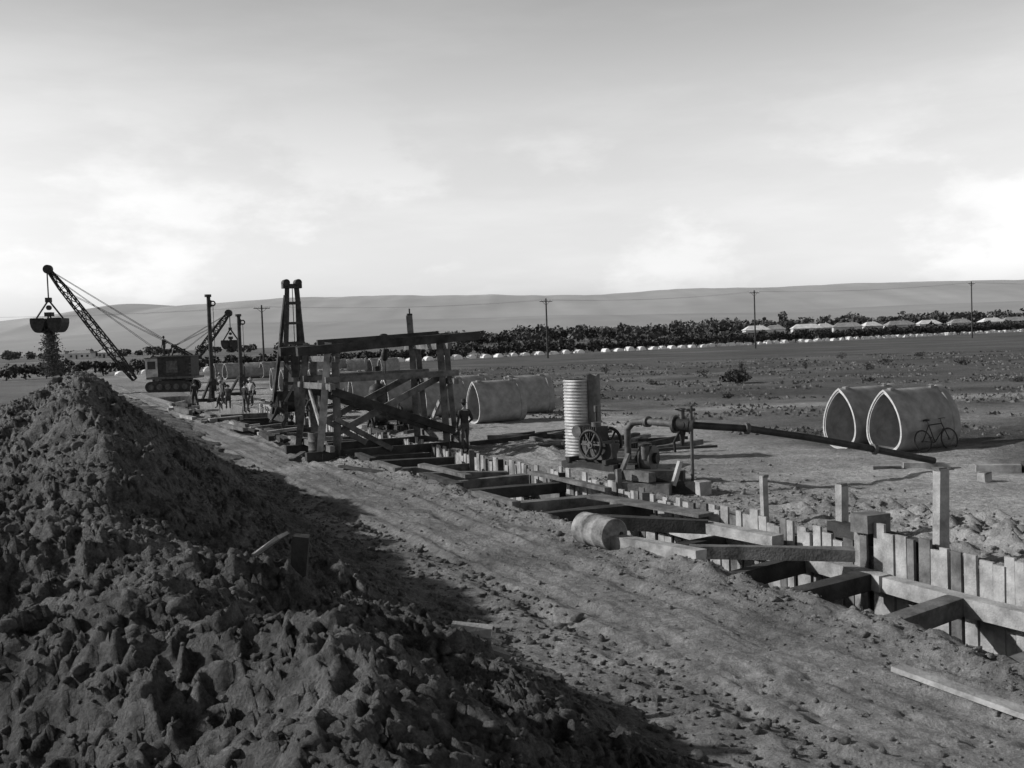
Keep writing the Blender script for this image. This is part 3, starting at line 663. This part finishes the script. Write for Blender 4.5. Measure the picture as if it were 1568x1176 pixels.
for o,x,y,r in((w5,-10.9,54.6,-1.3),(w1,-9.3,50.5,2.2),(w3,-17.6,64.6,.3),(w1,-15.5,60.5,-.6),(w5,-19.4,70,2.9),(w3,-9.6,43.8,1.6),(w1,-8.4,43.6,-2.2),(w4,-23.5,84,0),(w1,-17.2,69,1)):
    inst(o,(x,y,0),r)

# ------------------------------------------------------------------ loose timbers, planks, fence
b=MB()
for i in range(70):
    s=random.uniform(38,70); n=random.choice([random.uniform(8.2,9.6),random.uniform(13,17)]); a=random.uniform(-.5,.5)+(math.pi/2 if random.random()<.35 else 0); L=random.uniform(1.2,3.4)
    z=random.choice([.1,.1,.3]); b.beam(P(s,n,z),P(s+math.cos(a)*L,n+math.sin(a)*L*.6,z+random.uniform(0,.12)),random.uniform(.14,.28),random.uniform(.08,.26),random.choice(['timber','timber_dark','timber_light']))
b.obj('loose_timber')
b=MB()
for i in range(26):
    s=random.uniform(28,37); n=random.uniform(14.3,19); a=random.uniform(-.6,.6)+(math.pi/2 if random.random()<.6 else 0); L=random.uniform(1,2.6)
    b.beam(P(s,n,.08),P(s+math.cos(a)*L,n+math.sin(a)*L,.08+random.uniform(0,.15)),random.uniform(.1,.24),random.uniform(.06,.18),random.choice(['timber','timber_dark','timber_dark']))
b.obj('loose_timber')
b=MB()
for i in range(34):
    t=i/33; x=-10+5.2*t;y=62+3*t; b.beam((x,y,0),(x+.03,y,1.15+random.uniform(-.12,.12)),.13,.04,'timber_light',.004,up=(.5,-.86,0))
b.beam((-10,62.08,.75),(-4.8,65.08,.8),.05,.12,'timber'); b.obj('timber_fence')
b=MB()
b.beam((4.06,11.15,.09),(4.85,9.5,.08),.2,.05,'timber_light',.006)
b.beam(P(19,8.6,.03),P(17.9,9.1,.05),.1,.05,'timber'); b.beam(P(26.8,9.3,.05),P(24.6,9.5,.05),.16,.05,'timber_dark'); b.beam(P(31,8.7,.06),P(28.7,9.3,.06),.18,.07,'timber_dark'); b.beam(P(36,8.8,.06),P(34,7.9,.06),.18,.07,'timber')
b.obj('timber_plank')
def hz(s,n): return float(heap_z(np.array([s]),np.array([n]))[0])
b=MB(); z=hz(9.7,2.2)
b.beam(P(9.7,2.25,z-.3),P(9.6,2.3,z+.33),.14,.12,'timber_dark'); b.beam(P(9.9,1.9,z+.14),P(9.7,2.15,z+.34),.22,.03,'timber_light')
z=hz(9.6,3.9); b.beam(P(9.7,3.8,z+.09),P(9.5,4.15,z+.02),.12,.1,'timber_light'); b.beam(P(9.0,4.1,z-.1),P(9.2,3.6,z+.12),.1,.06,'timber')
b.obj('broken_timber')

# ------------------------------------------------------------------ vegetation
def leaves(name,centers,radii,per,size,m,trunk=True):
    Vs=[];Fs=[];off=0
    for c,r in zip(centers,radii):
        k=per; nl=6; lob=rng.normal(0,1,(nl,3)); lob/=np.linalg.norm(lob,axis=1)[:,None]; lob=lob*np.array(r)*.55
        id_=rng.integers(0,nl,k); p=rng.normal(0,1,(k,3)); p/=np.linalg.norm(p,axis=1)[:,None]; p=lob[id_]+p*np.array(r)*.55*rng.uniform(.55,1.05,(k,1))
        p=p+np.array(c); a=rng.normal(0,1,(k,3));a/=np.linalg.norm(a,axis=1)[:,None]; q=rng.normal(0,1,(k,3)); q-=a*(q*a).sum(1)[:,None]; q/=np.linalg.norm(q,axis=1)[:,None]
        sz=size*rng.uniform(.6,1.4,(k,1)); v=np.stack([p-a*sz,p+q*sz*.7,p+a*sz,p-q*sz*.7],1).reshape(-1,3); v[:,2]=np.maximum(v[:,2],0.02)
        Vs.append(v);Fs.append(np.arange(4*k).reshape(-1,4)+off);off+=4*k
    o=npmesh(name,np.concatenate(Vs),np.concatenate(Fs),[m],smooth=False)
    if trunk:
        b=MB()
        for c,r in zip(centers,radii): 
            b.cyl((c[0],c[1],-.1),(c[0]+.1,c[1],c[2]),.05*r[2]+.06,.03*r[2]+.03,'bark',6); b.cyl((c[0],c[1],c[2]*.5),(c[0]+r[0]*.4,c[1],c[2]+.2),.03*r[2],.02,'bark',5)
        b.obj('trunks',parent=o)
    return o
def lineP(t,off=0):
    dx,dy=.791,.612; return (-10.6+dx*t-dy*off,203+dy*t+dx*off)
C=[];Rr=[];t=-120
while t<330:
    x,y=lineP(t,3.2+random.uniform(-.4,.4)); h=random.uniform(1.0,1.35)*(1+max(0,t)*.0016); C.append((x,y,h+.2)); Rr.append((1.9,1.9,h)); t+=random.uniform(2.2,3.0)
leaves('roadside_tree_row',C,Rr,200,.30,M['leaf'])
b=MB(); t=-64  # white humps standing in for sunlit ground between the tree shadows
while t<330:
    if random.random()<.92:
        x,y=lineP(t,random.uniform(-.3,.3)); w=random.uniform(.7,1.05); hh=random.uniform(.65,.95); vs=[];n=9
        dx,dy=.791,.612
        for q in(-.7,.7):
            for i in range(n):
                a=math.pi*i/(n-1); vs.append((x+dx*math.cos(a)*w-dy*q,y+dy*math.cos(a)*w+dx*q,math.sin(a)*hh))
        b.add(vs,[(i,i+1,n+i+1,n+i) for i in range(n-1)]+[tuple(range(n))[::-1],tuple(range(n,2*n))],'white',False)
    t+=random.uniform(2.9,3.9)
b.obj('sunlit_gap_row')
C=[];Rr=[]
for i in range(330):
    u=random.uniform(-.085,.50); D=random.uniform(560,760); h=random.uniform(2.6,5.0)*(1.0 if u>0 else .8); C.append((u*D,D,h+1)); Rr.append((h*1.15,h*1.15,h))
for i in range(90):
    u=random.uniform(-.55,-.05); D=random.uniform(700,1000); h=random.uniform(2.0,4); C.append((u*D,D,h)); Rr.append((h*1.4,h*1.4,h))
for i in range(90):
    u=random.uniform(-.05,.5); D=random.uniform(340,520); h=random.uniform(.9,1.7); C.append((u*D,D,h*.8)); Rr.append((h*1.5,h*1.5,h))
for i in range(22):
    u=random.uniform(.2,.5); D=random.uniform(425,436); h=random.uniform(1.0,1.9); C.append((u*D,D,h*.9)); Rr.append((h*1.2,h*1.2,h))
C.append((.262*600,600,9)); Rr.append((3,3,7))
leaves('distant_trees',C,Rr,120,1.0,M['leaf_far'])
def shrub(x,y,r,h,k=500):
    o=leaves('shrub',[(0,0,h*.5)],[(r,r,h*.55)],k,.07*max(r,.6),M['leaf'],False); o.location=(x,y,0)
    b=MB()
    for i in range(5): t=i*1.3; b.cyl((0,0,0),(math.cos(t)*r*.5,math.sin(t)*r*.5,h*.6),.03,.012,'bark',5)
    b.obj('stems',parent=o)
shrub(15.9,74,1.15,1.0,1200)
for x,y,r,h in((10.2,76,.6,.45),(16.5,90,.6,.5),(19.5,88,.4,.7),(35,98,.8,.6),(30,88,.7,.6),(27,96,.35,.9),(22,100,.3,1.0),(40,92,.9,.7),(24,70,.4,.3),(5,62,.5,.3),(31,64,.6,.35),(12,58,.4,.3),(9,100,.5,.9),(47,120,.9,.8),(38,120,.6,.8)): shrub(x,y,r,h,260)
k=20000; y=34+rng.random(k)**1.3*100; x=(-.05+rng.random(k)*.58)*y; cl=pn(x/5,y/5,91)+.3*pn(x/1.5,y/1.5,92); sel=(cl>.10)&((CS*x+SN*y)>22); x=x[sel];y=y[sel];k=len(x)
h=rng.uniform(.03,.11,k)*(1+y/150);a=rng.uniform(0,3.14,k);w=h*.9
V=np.stack([np.stack([x-np.cos(a)*w,y-np.sin(a)*w,0*x],-1),np.stack([x+np.cos(a)*w,y+np.sin(a)*w,0*x],-1),np.stack([x+rng.normal(0,.05,k),y+rng.normal(0,.05,k),h],-1)],1).reshape(-1,3)
npmesh('grass_tufts',V,np.arange(3*k).reshape(-1,3),[M['grass']],smooth=False)

# ------------------------------------------------------------------ power poles & wires
poles=[(-39,165,10.3),(6.4,182,10.4),(48,205,11.4),(106,240,13.0),(172,275,13.0),(-95,150,10.3)]
tops=[]
for x,y,h in poles:
    b=MB(); b.cyl((0,0,-.5),(0,0,h),.17,.12,'timber_dark',10); b.beam((-1.1,-.7,h-.5),(1.1,.7,h-.5),.1,.12,'timber_dark')
    for q in(-1,-.5,.5,1): b.cyl((q,q*.64,h-.44),(q,q*.64,h-.24),.05,k='white',seg=8)
    b.cyl((-.7,-.45,h-.5),(0,0,h-1.2),.03,k='steel',seg=5); b.cyl((.7,.45,h-.5),(0,0,h-1.2),.03,k='steel',seg=5)
    b.obj('power_pole',(x,y,0)); tops.append((x,y,h-.24))
order=[5,0,1,2,3,4]; b=MB()
for i,j in zip(order[:-1],order[1:]):
    A=Vector(tops[i]);B=Vector(tops[j])
    for q in(-1,1):
        o_=Vector((q,q*.64,0)); pts=[A.lerp(B,t/10)+o_-Vector((0,0,3*.9*(t/10)*(1-t/10))) for t in range(11)]
        for p,r_ in zip(pts[:-1],pts[1:]): b.cyl(p,r_,.009,k='iron',seg=4,caps=False)
b.obj('power_line')

# ------------------------------------------------------------------ houses
def house(x,y,w,d,h,rot,roof='roof'):
    e=bpy.data.objects.new('house',None); SC.collection.objects.link(e); e.location=(x,y,0); e.rotation_euler=(0,0,rot)
    b=MB(); b.box((0,0,h/2),(w,d,h),'wall'); b.obj('walls',parent=e)
    b=MB(); o=.5;rh=d*.28
    vs=[(-w/2-o,-d/2-o,h),(w/2+o,-d/2-o,h),(w/2+o,d/2+o,h),(-w/2-o,d/2+o,h),(-w/2+d*.3,0,h+rh),(w/2-d*.3,0,h+rh)]
    b.add(vs,[(0,1,5,4),(1,2,5),(2,3,4,5),(3,0,4),(3,2,1,0)],roof); b.box((w*.2,.8,h+rh*.9),(.7,.7,1.4),'concrete'); b.obj('roof',parent=e)
    b=MB()
    for i in range(4):
        if i!=1: b.box((-w/2+w*(i+.5)/4,-d/2-.02,h*.52),(w*.1,.08,h*.38),'glass')
    b.obj('windows',parent=e); b=MB(); b.box((-w/2+w*1.5/4,-d/2-.02,h*.36),(1,.08,h*.7),'timber_dark'); b.obj('door',parent=e)
M['roof_pale']=mat('roof_iron_pale',.35,.6,.5,0,5)
for u,D,w,r in((.235,442,10,.2),(.253,460,8,.1),(.283,450,12,.1),(.30,475,8,.4),(.322,460,12,.0),(.345,480,8,.3),(.372,470,12,.2),(.40,500,10,.1),(.43,480,9,.1),(.46,500,10,.2),(.485,490,14,.1),(-.41,640,14,.1),(-.43,660,10,0),(-.385,650,10,.2)):
    house(u*D,D,w,6.8,3.4,r-.2,'roof_pale' if random.random()<.6 else 'roof')

# ------------------------------------------------------------------ light & world
EL=math.radians(27); AZ=Vector((-.99,.10,0)).normalized()
sd=Vector((AZ.x*math.cos(EL),AZ.y*math.cos(EL),math.sin(EL)))
ld=bpy.data.lights.new('sun','SUN'); ld.energy=4.8; ld.angle=math.radians(1.0); ld.color=(1,.99,.98)
so=bpy.data.objects.new('sun',ld); SC.collection.objects.link(so); so.rotation_euler=sd.to_track_quat('Z','Y').to_euler(); so.location=(-20,0,30)
W=bpy.data.worlds.new('World'); SC.world=W; W.use_nodes=True; nt=W.node_tree;N=nt.nodes;L=nt.links
bg=N['Background']; sk=N.new('ShaderNodeTexSky'); sk.sky_type='NISHITA'; sk.sun_disc=False; sk.sun_elevation=EL; sk.sun_rotation=math.atan2(sd.x,sd.y); sk.dust_density=1.5
bw=N.new('ShaderNodeRGBToBW'); L.new(sk.outputs[0],bw.inputs[0])
def mth(op,a,b_,c=None):
    m=N.new('ShaderNodeMath'); m.operation=op
    for i,v in enumerate((a,b_,c)):
        if v is None: continue
        if isinstance(v,(int,float)): m.inputs[i].default_value=v
        else: L.new(v,m.inputs[i])
    return m.outputs[0]
tc=N.new('ShaderNodeTexCoord'); sx=N.new('ShaderNodeSeparateXYZ'); L.new(tc.outputs['Generated'],sx.inputs[0])
def cloud(scale,zs,lo,hi,off):
    mp=N.new('ShaderNodeMapping'); mp.inputs['Scale'].default_value=(1,1,zs); mp.inputs['Location'].default_value=off; L.new(tc.outputs['Generated'],mp.inputs[0])
    n1=N.new('ShaderNodeTexNoise'); n1.inputs['Scale'].default_value=scale; n1.inputs['Detail'].default_value=9; n1.inputs['Roughness'].default_value=.58; L.new(mp.outputs[0],n1.inputs['Vector'])
    cr=N.new('ShaderNodeMapRange'); cr.interpolation_type='SMOOTHSTEP'; cr.inputs[1].default_value=lo; cr.inputs[2].default_value=hi; L.new(n1.outputs['Fac'],cr.inputs[0]); return cr.outputs[0]
bd=N.new('ShaderNodeMapRange'); bd.inputs[1].default_value=.25; bd.inputs[2].default_value=.13; L.new(sx.outputs[2],bd.inputs[0])
c1=mth('MULTIPLY',cloud(5.5,2.2,.47,.62,(0,0,0)),bd.outputs[0])
c2=cloud(3.0,5.0,.40,.70,(3,1,2))
ml=mth('ADD',mth('MULTIPLY_ADD',c1,.15,.92),mth('MULTIPLY',c2,.09))
fin=mth('MULTIPLY',bw.outputs[0],ml)
hz_=N.new('ShaderNodeValToRGB'); L.new(sx.outputs[2],hz_.inputs[0]); cr_=hz_.color_ramp; cr_.interpolation='EASE'
cr_.elements[0].position=0.0; cr_.elements[0].color=(.78,.78,.78,1); cr_.elements[1].position=.75; cr_.elements[1].color=(.13,.13,.13,1)
for p_,v_ in((.09,.86),(.20,.90),(.36,.66)): e_=cr_.elements.new(p_); e_.color=(v_,v_,v_,1)
f2=mth('MULTIPLY',fin,hz_.outputs[0])
f3=mth('MULTIPLY',f2,mth('MULTIPLY_ADD',sx.outputs[0],.50,1.68))
L.new(f3,bg.inputs['Color']); bg.inputs['Strength'].default_value=.15

# ------------------------------------------------------------------ camera
cd=bpy.data.cameras.new('camera'); co=bpy.data.objects.new('camera',cd); SC.collection.objects.link(co); SC.camera=co
cd.sensor_width=36; cd.lens=36.73; cd.clip_start=.1; cd.clip_end=40000
t=math.radians(2.54); r=math.radians(2.0)
F=Vector((0,math.cos(t),-math.sin(t)));X=Vector((1,0,0));U=X.cross(F)
Rv=X*math.cos(r)-U*math.sin(r);Uv=U*math.cos(r)+X*math.sin(r)
m=Matrix((Rv,Uv,-F)).transposed().to_4x4(); m.translation=Vector((0,0,3.8)); co.matrix_world=m
SC.view_settings.view_transform='Standard'; SC.view_settings.look='None'; SC.view_settings.exposure=0
